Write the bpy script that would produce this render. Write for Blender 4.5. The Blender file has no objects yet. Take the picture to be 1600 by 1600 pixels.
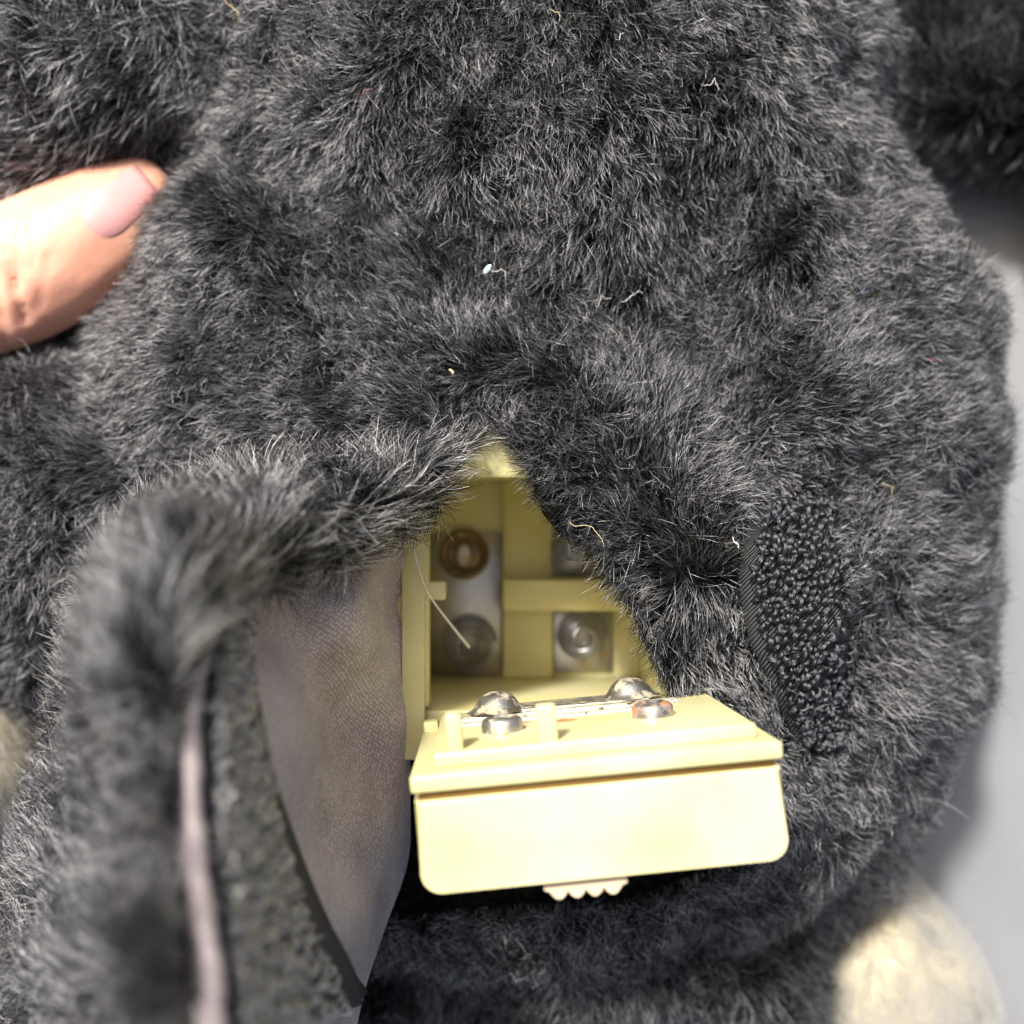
import bpy, bmesh, math, random
import numpy as np
from mathutils import Vector, Matrix
from mathutils.bvhtree import BVHTree

# ------------------------------------------------------------------ camera, sky, sun, exposure
S = bpy.context.scene
C = S.collection
MM = 0.001
CAM_Z = 205.0          # mm above the plane of the battery box opening
FPX = 1756.0           # focal length in pixels of a 1600 px wide picture
cam_d = bpy.data.cameras.new("camera")
cam = bpy.data.objects.new("camera", cam_d)
C.objects.link(cam)
cam.location = (0, 0, CAM_Z * MM)
cam_d.sensor_width = 36.0
cam_d.lens = FPX / 1600 * 36.0
cam_d.clip_start = 0.005
cam_d.clip_end = 50.0
cam_d.dof.use_dof = True
cam_d.dof.focus_distance = 190 * MM
cam_d.dof.aperture_fstop = cam_d.lens / 4.3
S.camera = cam

SUN = Vector((-0.28, 0.56, 0.77)).normalized()      # towards the sun
elev = math.asin(SUN.z)
azim = math.atan2(SUN.x, SUN.y)
w = bpy.data.worlds.new("World")
S.world = w
w.use_nodes = True
nt = w.node_tree
sky = nt.nodes.new("ShaderNodeTexSky")
sky.sky_type = 'NISHITA'
sky.sun_disc = False
sky.sun_elevation = elev
sky.sun_rotation = azim
sky.ozone_density = 0.0
sky.dust_density = 6.0
sky.air_density = 0.5
nt.links.new(sky.outputs[0], nt.nodes["Background"].inputs[0])
nt.nodes["Background"].inputs[1].default_value = 0.10
sd = bpy.data.lights.new("sun", 'SUN')
sd.energy = 3.9
sd.angle = math.radians(6)
sd.color = (1.0, 0.975, 0.935)
so = bpy.data.objects.new("sun", sd)
C.objects.link(so)
so.rotation_euler = SUN.to_track_quat('Z', 'Y').to_euler()
so.location = SUN * 2.0
S.view_settings.view_transform = 'Standard'
S.view_settings.look = 'None'
S.view_settings.gamma = 1.0
S.view_settings.exposure = 0.76
S.cycles.use_denoising = True
S.cycles.filter_width = 1.2
S.cycles.use_adaptive_sampling = False
S.cycles.max_bounces = 6
S.cycles.diffuse_bounces = 4
S.cycles.glossy_bounces = 3
S.cycles.transmission_bounces = 3
S.cycles.transparent_max_bounces = 8

# ------------------------------------------------------------------ helpers
def P(px, py, z):
    """the point (mm) at depth z that the photograph shows at px, py"""
    d = CAM_Z - z
    return Vector(((px - 800) / FPX * d, (800 - py) / FPX * d, z))

def to_px(p):
    """mm array (n,3) -> pixel array (n,2)"""
    d = np.maximum(CAM_Z - p[:, 2], 5.0)
    return np.stack([800 + p[:, 0] / d * FPX, 800 - p[:, 1] / d * FPX], 1)

def inside(poly, q):
    """even-odd test of points q (n,2) in polygon"""
    x, y = q[:, 0], q[:, 1]
    r = np.zeros(len(q), bool)
    n = len(poly)
    for i in range(n):
        x0, y0 = poly[i]
        x1, y1 = poly[(i + 1) % n]
        if y0 == y1:
            continue
        c = ((y0 > y) != (y1 > y)) & (x < (x1 - x0) * (y - y0) / (y1 - y0) + x0)
        r ^= c
    return r

def link(o, parent=None):
    C.objects.link(o)
    if parent is not None:
        o.parent = parent
        m = Matrix.Identity(4)
        p = parent
        while p is not None:
            m = Matrix.Translation(p.location) @ m
            p = p.parent
        if parent.parent is None:
            o.matrix_parent_inverse = Matrix.Translation(-parent.location)
    return o

def obj_from(name, verts, faces, mat, parent=None, smooth=True, uv=None):
    me = bpy.data.meshes.new(name)
    me.from_pydata([tuple(c * MM for c in v) for v in verts], [], faces)
    if uv is not None:
        l = me.uv_layers.new(name="uv")
        for lp in me.loops:
            l.data[lp.index].uv = uv[lp.vertex_index]
    me.validate()
    me.update()
    if smooth:
        me.polygons.foreach_set("use_smooth", [True] * len(me.polygons))
    if mat:
        me.materials.append(mat)
    return link(bpy.data.objects.new(name, me), parent)

def obj_bm(name, bm, mat, parent=None, smooth=True, angle=40):
    me = bpy.data.meshes.new(name)
    bmesh.ops.recalc_face_normals(bm, faces=bm.faces)
    bmesh.ops.scale(bm, vec=(MM, MM, MM), verts=bm.verts)
    if smooth:
        for e in bm.edges:
            if len(e.link_faces) == 2:
                e.smooth = e.calc_face_angle() < math.radians(angle)
    bm.to_mesh(me)
    bm.free()
    if smooth:
        me.polygons.foreach_set("use_smooth", [True] * len(me.polygons))
    if mat:
        me.materials.append(mat)
    return link(bpy.data.objects.new(name, me), parent)

def thing(name, label, cat, loc_mm, group=None):
    o = bpy.data.objects.new(name, None)
    o.empty_display_size = 0.01
    C.objects.link(o)
    o.location = Vector(loc_mm) * MM
    o['label'] = label
    o['category'] = cat
    if group:
        o['group'] = group
    return o

def add_box(bm, lo, hi, bev=0.0, seg=2, M=None):
    lo, hi = Vector(lo), Vector(hi)
    r = bmesh.ops.create_cube(bm, size=1.0)
    vs = r['verts']
    bmesh.ops.scale(bm, vec=hi - lo, verts=vs)
    bmesh.ops.translate(bm, vec=(lo + hi) / 2, verts=vs)
    if bev > 0:
        es = list({e for v in vs for e in v.link_edges})
        rr = bmesh.ops.bevel(bm, geom=es, offset=bev, segments=seg, profile=0.5, affect='EDGES')
        vs = list({v for f in rr['faces'] for v in f.verts} | {v for v in vs if v.is_valid})
    if M is not None:
        bmesh.ops.transform(bm, matrix=M, verts=vs)
    return vs

def add_lathe(bm, prof, n=24, M=None, squash=(1, 1)):
    """prof: list of (radius, height); axis local z"""
    rings = []
    for r, h in prof:
        if r < 1e-6:
            rings.append([bm.verts.new((0, 0, h))])
        else:
            rings.append([bm.verts.new((r * math.cos(2 * math.pi * k / n) * squash[0], r * math.sin(2 * math.pi * k / n) * squash[1], h)) for k in range(n)])
    for a, b in zip(rings[:-1], rings[1:]):
        for k in range(n):
            k2 = (k + 1) % n
            if len(a) == 1 and len(b) == 1:
                continue
            if len(a) == 1:
                bm.faces.new((a[0], b[k], b[k2]))
            elif len(b) == 1:
                bm.faces.new((a[k], a[k2], b[0]))
            else:
                bm.faces.new((a[k], a[k2], b[k2], b[k]))
    vs = [v for r in rings for v in r]
    if M is not None:
        bmesh.ops.transform(bm, matrix=M, verts=vs)
    return vs

def add_tube(bm, pts, rad, n=8, caps=True):
    pts = [Vector(p) for p in pts]
    rings = []
    up = Vector((0.13, 0.21, 0.97))
    for i, p in enumerate(pts):
        t = (pts[min(i + 1, len(pts) - 1)] - pts[max(i - 1, 0)]).normalized()
        a = t.cross(up)
        if a.length < 1e-4:
            a = t.cross(Vector((1, 0, 0)))
        a.normalize()
        b = a.cross(t)
        up = b
        r = rad[i] if hasattr(rad, '__len__') else rad
        rings.append([bm.verts.new(p + a * r * math.cos(2 * math.pi * k / n) + b * r * math.sin(2 * math.pi * k / n)) for k in range(n)])
    for a, b in zip(rings[:-1], rings[1:]):
        for k in range(n):
            bm.faces.new((a[k], a[(k + 1) % n], b[(k + 1) % n], b[k]))
    if caps:
        bm.faces.new(rings[0][::-1])
        bm.faces.new(rings[-1])

def catmull(pts, t):
    """pts (n,3) array, t in 0..1 -> point"""
    n = len(pts)
    x = min(max(t, 0), 1) * (n - 1)
    i = min(int(x), n - 2)
    f = x - i
    p0, p1, p2, p3 = pts[max(i - 1, 0)], pts[i], pts[i + 1], pts[min(i + 2, n - 1)]
    return 0.5 * ((2 * p1) + (-p0 + p2) * f + (2 * p0 - 5 * p1 + 4 * p2 - p3) * f * f + (-p0 + 3 * p1 - 3 * p2 + p3) * f ** 3)

class Waves:
    """smooth vector noise made of sine waves, wavelength in mm"""
    def __init__(self, wl, seed, dim=3, k=14):
        r = np.random.default_rng(seed)
        d = r.normal(size=(k, 3))
        d /= np.linalg.norm(d, axis=1)[:, None]
        self.k = d * (2 * np.pi / wl) * r.uniform(0.6, 1.5, (k, 1))
        self.ph = r.uniform(0, 6.28, (dim, k))
        self.n = k
    def __call__(self, p):
        a = p @ self.k.T
        return np.stack([np.sin(a + ph).sum(1) for ph in self.ph], 1) / math.sqrt(self.n / 2)

# ------------------------------------------------------------------ materials
def mat(name):
    m = bpy.data.materials.new(name)
    m.use_nodes = True
    return m, m.node_tree, m.node_tree.nodes["Principled BSDF"]

def N(t, typ, **kw):
    n = t.nodes.new(typ)
    for k, v in kw.items():
        setattr(n, k, v)
    return n

def ramp(t, src, stops):
    r = N(t, "ShaderNodeValToRGB")
    el = r.color_ramp.elements
    while len(el) < len(stops):
        el.new(0.5)
    for e, (p, c) in zip(el, stops):
        e.position = p
        e.color = (*c, 1) if len(c) == 3 else c
    t.links.new(src, r.inputs[0])
    return r.outputs[0]

def noise(t, scale, detail=4, rough=0.55, coord='Object'):
    tc = N(t, "ShaderNodeTexCoord")
    n = N(t, "ShaderNodeTexNoise")
    n.inputs["Scale"].default_value = scale
    n.inputs["Detail"].default_value = detail
    n.inputs["Roughness"].default_value = rough
    t.links.new(tc.outputs[coord], n.inputs["Vector"])
    return n.outputs["Fac"]

def bump(t, b, h, strength, dist):
    n = N(t, "ShaderNodeBump")
    n.inputs["Strength"].default_value = strength
    n.inputs["Distance"].default_value = dist
    t.links.new(h, n.inputs["Height"])
    t.links.new(n.outputs[0], b.inputs["Normal"])

def fur_material(name, dark, pale, rough=0.28, radial=0.45, coat=0.0, stops=(0.75, 1.0), ior=1.6, ior_lo=None):
    m = bpy.data.materials.new(name)
    m.use_nodes = True
    t = m.node_tree
    t.nodes.clear()
    out = N(t, "ShaderNodeOutputMaterial")
    h = N(t, "ShaderNodeBsdfHairPrincipled")
    h.model = 'CHIANG'
    h.parametrization = 'COLOR'
    info = N(t, "ShaderNodeHairInfo")
    col = ramp(t, info.outputs["Random"], [(0.0, dark), (stops[0], dark), (stops[1], pale)])
    t.links.new(col, h.inputs["Color"])
    h.inputs["Roughness"].default_value = rough
    h.inputs["Radial Roughness"].default_value = radial
    h.inputs["Coat"].default_value = coat
    # low IOR for the dark fibres, rising towards the pale, shinier ones
    mr = N(t, "ShaderNodeMapRange")
    mr.inputs[1].default_value = stops[0] - 0.1
    mr.inputs[2].default_value = 1.0
    mr.inputs[3].default_value = ior_lo or ior
    mr.inputs[4].default_value = ior
    t.links.new(info.outputs["Random"], mr.inputs[0])
    t.links.new(mr.outputs[0], h.inputs["IOR"])
    h.inputs["Random Roughness"].default_value = 0.4
    t.links.new(h.outputs[0], out.inputs[0])
    return m

M_black = fur_material("black_pile", (0.003, 0.0031, 0.0034), (0.58, 0.59, 0.61), rough=0.15, stops=(0.60, 0.80), ior=2.3, ior_lo=1.18)  # pale share of the fibres paints glints of light into the black pile
M_cream_fur = fur_material("cream_pile", (0.54, 0.48, 0.34), (0.70, 0.64, 0.49), rough=0.4)
M_tan_fur = fur_material("tan_pile", (0.34, 0.22, 0.11), (0.45, 0.31, 0.18), rough=0.4)
M_loop = fur_material("nylon_loops", (0.010, 0.011, 0.013), (0.035, 0.038, 0.043), rough=0.24, ior=1.75)
M_greyloop = fur_material("glint_tinted_loops", (0.04, 0.042, 0.044), (0.55, 0.56, 0.56), rough=0.22, stops=(0.35, 0.9), ior=1.9)  # pale loops put the highlights on the bump tips into the colour

def skin_cloth(name, col):
    m, t, b = mat(name)
    b.inputs["Base Color"].default_value = (*col, 1)
    b.inputs["Roughness"].default_value = 0.95
    b.inputs["Specular IOR Level"].default_value = 0.1
    return m
M_backing = skin_cloth("black_pile_backing", (0.008, 0.008, 0.009))
M_cream_back = skin_cloth("cream_pile_backing", (0.50, 0.44, 0.31))
M_tan_back = skin_cloth("tan_pile_backing", (0.3, 0.2, 0.1))

def plastic(name="aged_cream_plastic", stains=()):
    m, t, b = mat(name)
    n1 = noise(t, 60, 5)
    c = ramp(t, n1, [(0.32, (0.635, 0.57, 0.255)), (0.5, (0.68, 0.625, 0.32)), (0.68, (0.715, 0.665, 0.385))])
    n2 = noise(t, 420, 6, 0.7)
    f = ramp(t, n2, [(0.60, (0, 0, 0)), (0.78, (1, 1, 1))])
    mx = N(t, "ShaderNodeMixRGB")
    mx.inputs[2].default_value = (0.52, 0.42, 0.18, 1)
    mul = N(t, "ShaderNodeMath", operation='MULTIPLY')
    mul.inputs[1].default_value = 0.4
    t.links.new(f, mul.inputs[0])
    t.links.new(mul.outputs[0], mx.inputs[0])
    t.links.new(c, mx.inputs[1])
    last = mx.outputs[0]
    # battery leakage and rust left round the contacts
    for x, y, z, rr in stains:
        tc = N(t, "ShaderNodeTexCoord")
        vd = N(t, "ShaderNodeVectorMath", operation='DISTANCE')
        vd.inputs[1].default_value = (x * MM, y * MM, z * MM)
        t.links.new(tc.outputs["Object"], vd.inputs[0])
        mr = N(t, "ShaderNodeMapRange")
        mr.inputs[1].default_value = 0
        mr.inputs[2].default_value = rr * MM
        mr.inputs[3].default_value = 0.75
        mr.inputs[4].default_value = 0.0
        t.links.new(vd.outputs["Value"], mr.inputs[0])
        ad = N(t, "ShaderNodeMath", operation='ADD')
        t.links.new(mr.outputs[0], ad.inputs[0])
        t.links.new(noise(t, 700, 5, 0.7), ad.inputs[1])
        f = ramp(t, ad.outputs[0], [(0.88, (0, 0, 0)), (1.0, (0.85, 0.85, 0.85))])
        m2 = N(t, "ShaderNodeMixRGB")
        m2.inputs[2].default_value = (0.42, 0.17, 0.04, 1)
        t.links.new(f, m2.inputs[0])
        t.links.new(last, m2.inputs[1])
        last = m2.outputs[0]
    t.links.new(last, b.inputs["Base Color"])
    b.inputs["Roughness"].default_value = 0.38
    b.inputs["Subsurface Weight"].default_value = 0.15
    b.inputs["Subsurface Radius"].default_value = (1.0, 0.8, 0.3)
    b.inputs["Subsurface Scale"].default_value = 0.0015
    bump(t, b, noise(t, 900, 4), 0.12, 0.0003)
    return m
M_plastic = plastic()

def plastic_pink():
    m, t, b = mat("pinkish_cream_plastic")
    b.inputs["Base Color"].default_value = (0.68, 0.54, 0.36, 1)
    b.inputs["Roughness"].default_value = 0.4
    return m
M_latch = plastic_pink()

def metal(name, base, rust=(0.30, 0.11, 0.03), amount=0.62, rough=0.3, scale=220):
    m, t, b = mat(name)
    n = noise(t, scale, 6, 0.65)
    f = ramp(t, n, [(amount, (0, 0, 0)), (amount + 0.1, (1, 1, 1))])
    mx = N(t, "ShaderNodeMixRGB")
    t.links.new(f, mx.inputs[0])
    n2 = noise(t, scale * 0.4, 4)
    c = ramp(t, n2, [(0.3, tuple(x * 0.7 for x in base)), (0.7, base)])
    t.links.new(c, mx.inputs[1])
    mx.inputs[2].default_value = (*rust, 1)
    t.links.new(mx.outputs[0], b.inputs["Base Color"])
    inv = N(t, "ShaderNodeMath", operation='SUBTRACT')
    inv.inputs[0].default_value = 1.0
    t.links.new(f, inv.inputs[1])
    t.links.new(inv.outputs[0], b.inputs["Metallic"])
    b.inputs["Roughness"].default_value = rough
    bump(t, b, noise(t, scale * 3, 5), 0.25, 0.0003)
    return m
M_plate = metal("dull_nickel_plate", (0.50, 0.49, 0.47), rust=(0.45, 0.27, 0.10), amount=0.56, rough=0.33, scale=130)
M_dome = metal("bright_nickel", (0.60, 0.59, 0.54), rust=(0.45, 0.38, 0.25), amount=0.50, rough=0.45, scale=420)
M_stud = metal("rusty_nickel", (0.62, 0.61, 0.58), rust=(0.42, 0.18, 0.06), amount=0.47, rough=0.28)
M_spring = metal("spring_steel", (0.34, 0.34, 0.35), amount=0.75, rough=0.3)
M_rusty = metal("rusted_steel", (0.30, 0.22, 0.12), rust=(0.12, 0.075, 0.03), amount=0.5, rough=0.5)

def clear_strip():
    m, t, b = mat("corroded_strip")
    n = noise(t, 500, 5, 0.7)
    c = ramp(t, n, [(0.38, (0.10, 0.07, 0.03)), (0.44, (0.72, 0.68, 0.52)), (0.7, (0.82, 0.79, 0.62))])
    t.links.new(c, b.inputs["Base Color"])
    b.inputs["Roughness"].default_value = 0.25
    return m
M_strip = clear_strip()

def knit():
    m, t, b = mat("mauve_knit_lining")
    uv = N(t, "ShaderNodeUVMap")
    mp = N(t, "ShaderNodeMapping")
    mp.inputs["Rotation"].default_value = (0, 0, math.radians(32))
    t.links.new(uv.outputs[0], mp.inputs[0])
    v = N(t, "ShaderNodeTexVoronoi")
    v.inputs["Scale"].default_value = 1.35
    v.inputs["Randomness"].default_value = 0.35
    t.links.new(mp.outputs[0], v.inputs["Vector"])
    n = noise(t, 70, 4)
    c1 = ramp(t, n, [(0.3, (0.58, 0.49, 0.47)), (0.52, (0.80, 0.70, 0.68)), (0.72, (0.56, 0.47, 0.42))])
    dots = ramp(t, v.outputs["Distance"], [(0.05, (1, 1, 1)), (0.55, (0.40, 0.40, 0.40))])
    mx = N(t, "ShaderNodeMixRGB", blend_type='MULTIPLY')
    mx.inputs[0].default_value = 0.85
    t.links.new(c1, mx.inputs[1])
    t.links.new(dots, mx.inputs[2])
    t.links.new(mx.outputs[0], b.inputs["Base Color"])
    b.inputs["Roughness"].default_value = 0.9
    b.inputs["Sheen Weight"].default_value = 0.25
    inv = N(t, "ShaderNodeInvert")
    t.links.new(v.outputs["Distance"], inv.inputs[1])
    bump(t, b, inv.outputs[0], 0.7, 0.0004)
    return m
M_knit = knit()

def webbing(name, col):
    m, t, b = mat(name)
    uv = N(t, "ShaderNodeUVMap")
    wv = N(t, "ShaderNodeTexWave")
    wv.wave_type = 'BANDS'
    wv.bands_direction = 'DIAGONAL'
    wv.inputs["Scale"].default_value = 0.75
    wv.inputs["Distortion"].default_value = 0.6
    t.links.new(uv.outputs[0], wv.inputs["Vector"])
    c = ramp(t, wv.outputs["Fac"], [(0.2, tuple(x * 0.4 for x in col)), (0.8, col)])
    t.links.new(c, b.inputs["Base Color"])
    b.inputs["Roughness"].default_value = 0.6
    bump(t, b, wv.outputs["Fac"], 0.8, 0.0005)
    return m
M_web = webbing("black_webbing", (0.03, 0.032, 0.034))
M_greyweb = webbing("worn_grey_webbing", (0.07, 0.075, 0.078))

def skin_mat():
    m, t, b = mat("human_skin")
    n = noise(t, 45, 5)
    c = ramp(t, n, [(0.3, (0.76, 0.35, 0.24)), (0.7, (0.82, 0.46, 0.31))])
    t.links.new(c, b.inputs["Base Color"])
    b.inputs["Roughness"].default_value = 0.5
    b.inputs["Subsurface Weight"].default_value = 0.35
    b.inputs["Subsurface Radius"].default_value = (1.0, 0.35, 0.2)
    b.inputs["Subsurface Scale"].default_value = 0.004
    bump(t, b, noise(t, 500, 6), 0.25, 0.0006)
    return m
M_skin = skin_mat()
m, t, b = mat("finger_nail")
b.inputs["Base Color"].default_value = (0.72, 0.35, 0.33, 1)
b.inputs["Roughness"].default_value = 0.25
b.inputs["Subsurface Weight"].default_value = 0.2
b.inputs["Subsurface Scale"].default_value = 0.002
M_nail = m
m, t, b = mat("white_table")
c = ramp(t, noise(t, 25, 4), [(0.3, (0.23, 0.235, 0.24)), (0.7, (0.265, 0.27, 0.275))])
t.links.new(c, b.inputs["Base Color"])
b.inputs["Roughness"].default_value = 0.45
M_table = m

def flat(name, col, rough=0.6):
    m, t, b = mat(name)
    b.inputs["Base Color"].default_value = (*col, 1)
    b.inputs["Roughness"].default_value = rough
    return m
M_lint = flat("pale_lint", (0.78, 0.76, 0.70))
M_straw = flat("straw_lint", (0.72, 0.58, 0.30))
M_blue = flat("pale_blue_fluff", (0.55, 0.72, 0.78))
M_pink = flat("pink_lint", (0.55, 0.2, 0.2))
M_bristle = flat("white_bristle", (0.85, 0.85, 0.84), 0.3)
M_hem = skin_cloth("mauve_hem", (0.34, 0.295, 0.29))

# ------------------------------------------------------------------ setting: the table
TABLE_Z = -82.0
bm = bmesh.new()
add_box(bm, (-700, -600, TABLE_Z - 25), (700, 700, TABLE_Z), 2.0)
tb = obj_bm("tabletop", bm, M_table)
tb['kind'] = 'structure'
tb['label'] = "plain white tabletop under the plush toy"

# ------------------------------------------------------------------ the toy: shells of its body, arms, legs and feet
toy = thing("plush_toy", "black furry plush toy lying face down with its battery box open", "plush toy", (0, 0, TABLE_Z))

def blob(ells, voxel=2.6, smooth=14):
    """union of ellipsoids (centre, radii, euler deg) as one closed skin; returns verts, faces (mm)"""
    bm = bmesh.new()
    for c, r, e in ells:
        v = bmesh.ops.create_icosphere(bm, subdivisions=4, radius=1.0)['verts']
        R = Matrix.Translation(c) @ (Matrix.Rotation(math.radians(e[2]), 4, 'Z') @ Matrix.Rotation(math.radians(e[1]), 4, 'Y') @ Matrix.Rotation(math.radians(e[0]), 4, 'X')) @ Matrix.Diagonal((*r, 1))
        bmesh.ops.transform(bm, matrix=R, verts=v)
    me = bpy.data.meshes.new("tmp")
    bm.to_mesh(me)
    bm.free()
    o = bpy.data.objects.new("tmp", me)
    C.objects.link(o)
    r = o.modifiers.new("r", 'REMESH')
    r.mode = 'VOXEL'
    r.voxel_size = voxel
    s = o.modifiers.new("s", 'SMOOTH')
    s.iterations = smooth
    s.factor = 0.5
    dg = bpy.context.evaluated_depsgraph_get()
    ev = o.evaluated_get(dg)
    m2 = ev.to_mesh()
    V = np.empty(len(m2.vertices) * 3)
    m2.vertices.foreach_get("co", V)
    V = V.reshape(-1, 3)
    F = [tuple(p.vertices) for p in m2.polygons]
    Nn = np.empty(len(m2.vertices) * 3)
    m2.vertices.foreach_get("normal", Nn)
    ev.to_mesh_clear()
    bpy.data.objects.remove(o)
    return V, F, Nn.reshape(-1, 3)

OPENING = [(772, 668), (822, 730), (846, 800), (880, 842), (935, 880), (985, 950), (1018, 1035), (1050, 1090), (1150, 1130), (1200, 1200),
           (1190, 1330), (1000, 1400), (640, 1430), (560, 1400), (420, 1250), (330, 1050), (360, 930), (520, 820), (640, 735), (715, 688)]
DENTS = [  # px, py, radius px, depth mm
    (430, 240, 120, 5.0), (960, 520, 90, 4.5), (1090, 545, 80, 3.5), (560, 420, 110, 3.0), (780, 640, 110, 4.0), (680, 590, 70, 2.5),
    (1290, 760, 90, 2.0), (1400, 1000, 110, 4.0), (1320, 1060, 80, 3.0), (620, 330, 60, 3.0), (860, 420, 60, -2.0), (730, 250, 90, -3.5),
    (960, 200, 140, -2.5), (470, 560, 100, -2.5), (1120, 780, 80, -2.0), (1060, 940, 60, -2.0), (330, 590, 90, 2.0), (200, 760, 90, -2.0)]
bumpy = Waves(34, 5, 1)
bumpy2 = Waves(15, 6, 1)

def dent(V, Nn, amp=1.2, amp2=0.35, dents=DENTS):
    q = to_px(V)
    off = bumpy(V)[:, 0] * amp + bumpy2(V)[:, 0] * amp2
    front = Nn[:, 2] > 0.15
    for px, py, r, d in dents:
        g = np.exp(-((q[:, 0] - px) ** 2 + (q[:, 1] - py) ** 2) / (0.5 * r * r))
        off -= np.where(front, g * d, 0)
    return V + Nn * off[:, None]

def cut_hole(V, F, poly, zmin):
    q = to_px(V)
    bad = inside(poly, q) & (V[:, 2] > zmin)
    F2 = [f for f in F if not all(bad[i] for i in f)]
    used = sorted({i for f in F2 for i in f})
    mp = {i: k for k, i in enumerate(used)}
    V2 = V[used].copy()
    F2 = [tuple(mp[i] for i in f) for f in F2]
    # pull the ragged rim on to the outline
    b2 = bad[used]
    pl = np.array(poly, float)
    qq = q[used]
    for i in np.nonzero(b2)[0]:
        p = qq[i]
        a, bb = pl, np.roll(pl, -1, 0)
        ab = bb - a
        tt = np.clip(((p - a) * ab).sum(1) / (ab * ab).sum(1), 0, 1)
        c = a + ab * tt[:, None]
        k = np.argmin(((c - p) ** 2).sum(1))
        V2[i] = np.array(P(c[k][0], c[k][1], V2[i][2]))
    return V2, F2

body_ell = [
    ((4, -14, -52), (102, 90, 62), (0, 0, 0)),
    ((4, 85, -48), (78, 95, 52), (0, 0, 0)),
    ((0, 170, -50), (62, 60, 50), (0, 0, 0)),
    ((46, 25, -50), (60, 62, 48), (0, 0, 0)),
    ((-90, -3, -50), (48, 42, 42), (0, 0, 0)),
    ((-54, 38, -40), (28, 52, 36), (0, 0, -26)),
]
V, F, Nn = blob(body_ell)
V = dent(V, Nn)
V[:, 2] = np.maximum(V[:, 2], TABLE_Z + 1.0)
V, F = cut_hole(V, F, OPENING, -25)
body = obj_from("body", V, F, M_backing, toy)

def limb(name, ells, m, seed=0, voxel=2.6, label=None):
    V, F, Nn = blob(ells, voxel)
    V = dent(V, Nn, dents=[])
    V[:, 2] = np.maximum(V[:, 2], TABLE_Z + 0.6)
    o = obj_from(name, V, F, m, toy)
    if label:
        o['label'] = label
    return o

arm_l = limb("arm", [((-96, 94, -38), (52, 29, 30), (0, 0, 15)), ((-120, 100, -40), (40, 34, 30), (0, 0, 20)), ((-62, 94, -42), (30, 26, 26), (0, 0, 0))], M_backing)
arm_r = limb("arm", [((126, 119, -66), (36, 36, 19), (0, 0, -20)), ((124, 105, -66), (22, 20, 17), (0, 0, 0))], M_backing, label="shaded black arm bent beside the body")
paw_r = limb("paw", [((157, 66, -74), (26, 34, 18), (0, 0, 0))], M_tan_back, label="tan paw below the shaded arm")
leg_r = limb("leg", [((30, -106, -66), (44, 42, 34), (0, 0, 40)), ((62, -78, -66), (30, 26, 26), (0, 0, 35)), ((20, -96, -62), (40, 30, 36), (0, 0, 0))], M_backing)
leg_l = limb("leg", [((-46, -108, -68), (56, 40, 34), (0, 0, -10)), ((-8, -92, -66), (30, 26, 34), (0, 0, 0)), ((-100, -116, -60), (44, 42, 30), (0, 0, 0))], M_backing)
foot_r = limb("foot", [((89, -126, -70), (27, 44, 22), (0, 0, 12))], M_cream_back, label="cream foot at the lower edge beside the furry leg")
foot_l = limb("foot", [((-122, -52, -46), (23, 24, 24), (0, 0, 0))], M_cream_back, label="cream foot at the side past the opened flap")

# ------------------------------------------------------------------ the opened flap
def rows_to_arr(rows):
    return np.array([[list(P(x, y, z + 0.0042 * max(z, 0) ** 2)) for x, y, z in r] for r in rows])

def loft(rows, nu, nv, wob=0.0, seed=1):
    """rows[k][j] control points; smooth surface, grid of (nv+1) x (nu+1) points"""
    A = rows_to_arr(rows)
    g = np.zeros((nv + 1, nu + 1, 3))
    for i in range(nv + 1):
        t = i / nv
        cs = np.array([catmull(A[:, j], t) for j in range(A.shape[1])])
        for j in range(nu + 1):
            g[i, j] = catmull(cs, j / nu)
    if wob:
        wv = Waves(16, seed)(g.reshape(-1, 3)).reshape(g.shape)
        g[..., 2] += wv[..., 2] * wob
    return g

def grid_faces(nv, nu, flip=False):
    f = []
    for i in range(nv):
        for j in range(nu):
            q = (i * (nu + 1) + j, i * (nu + 1) + j + 1, (i + 1) * (nu + 1) + j + 1, (i + 1) * (nu + 1) + j)
            f.append(q[::-1] if flip else q)
    return f

def grid_uv(g):
    """uv in millimetres along the cloth"""
    du = np.zeros(g.shape[:2])
    du[:, 1:] = np.cumsum(np.linalg.norm(np.diff(g, axis=1), axis=2), 1)
    dv = np.zeros(g.shape[:2])
    dv[1:] = np.cumsum(np.linalg.norm(np.diff(g, axis=0), axis=2), 0)
    dv = dv.mean(1, keepdims=True) + 0 * dv
    return np.stack([du, dv], 2).reshape(-1, 2)

LIN = [
    [(715, 735, 3), (690, 760, 6), (668, 790, 9)],
    [(641, 825, 0), (590, 848, 9), (520, 882, 21)],
    [(638, 930, 0), (530, 925, 17), (392, 940, 35)],
    [(640, 1060, -1), (515, 1050, 22), (312, 1025, 55)],
    [(641, 1200, -1), (505, 1190, 27), (292, 1180, 64)],
    [(638, 1340, -2), (520, 1330, 29), (298, 1340, 68)],
    [(602, 1450, 0), (545, 1450, 30), (316, 1480, 71)],
    [(567, 1560, 14), (525, 1580, 34), (332, 1640, 73)],
    [(545, 1680, 10), (500, 1700, 34), (350, 1780, 74)]]
g = loft(LIN, 30, 70, 0.9, 3)
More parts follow.
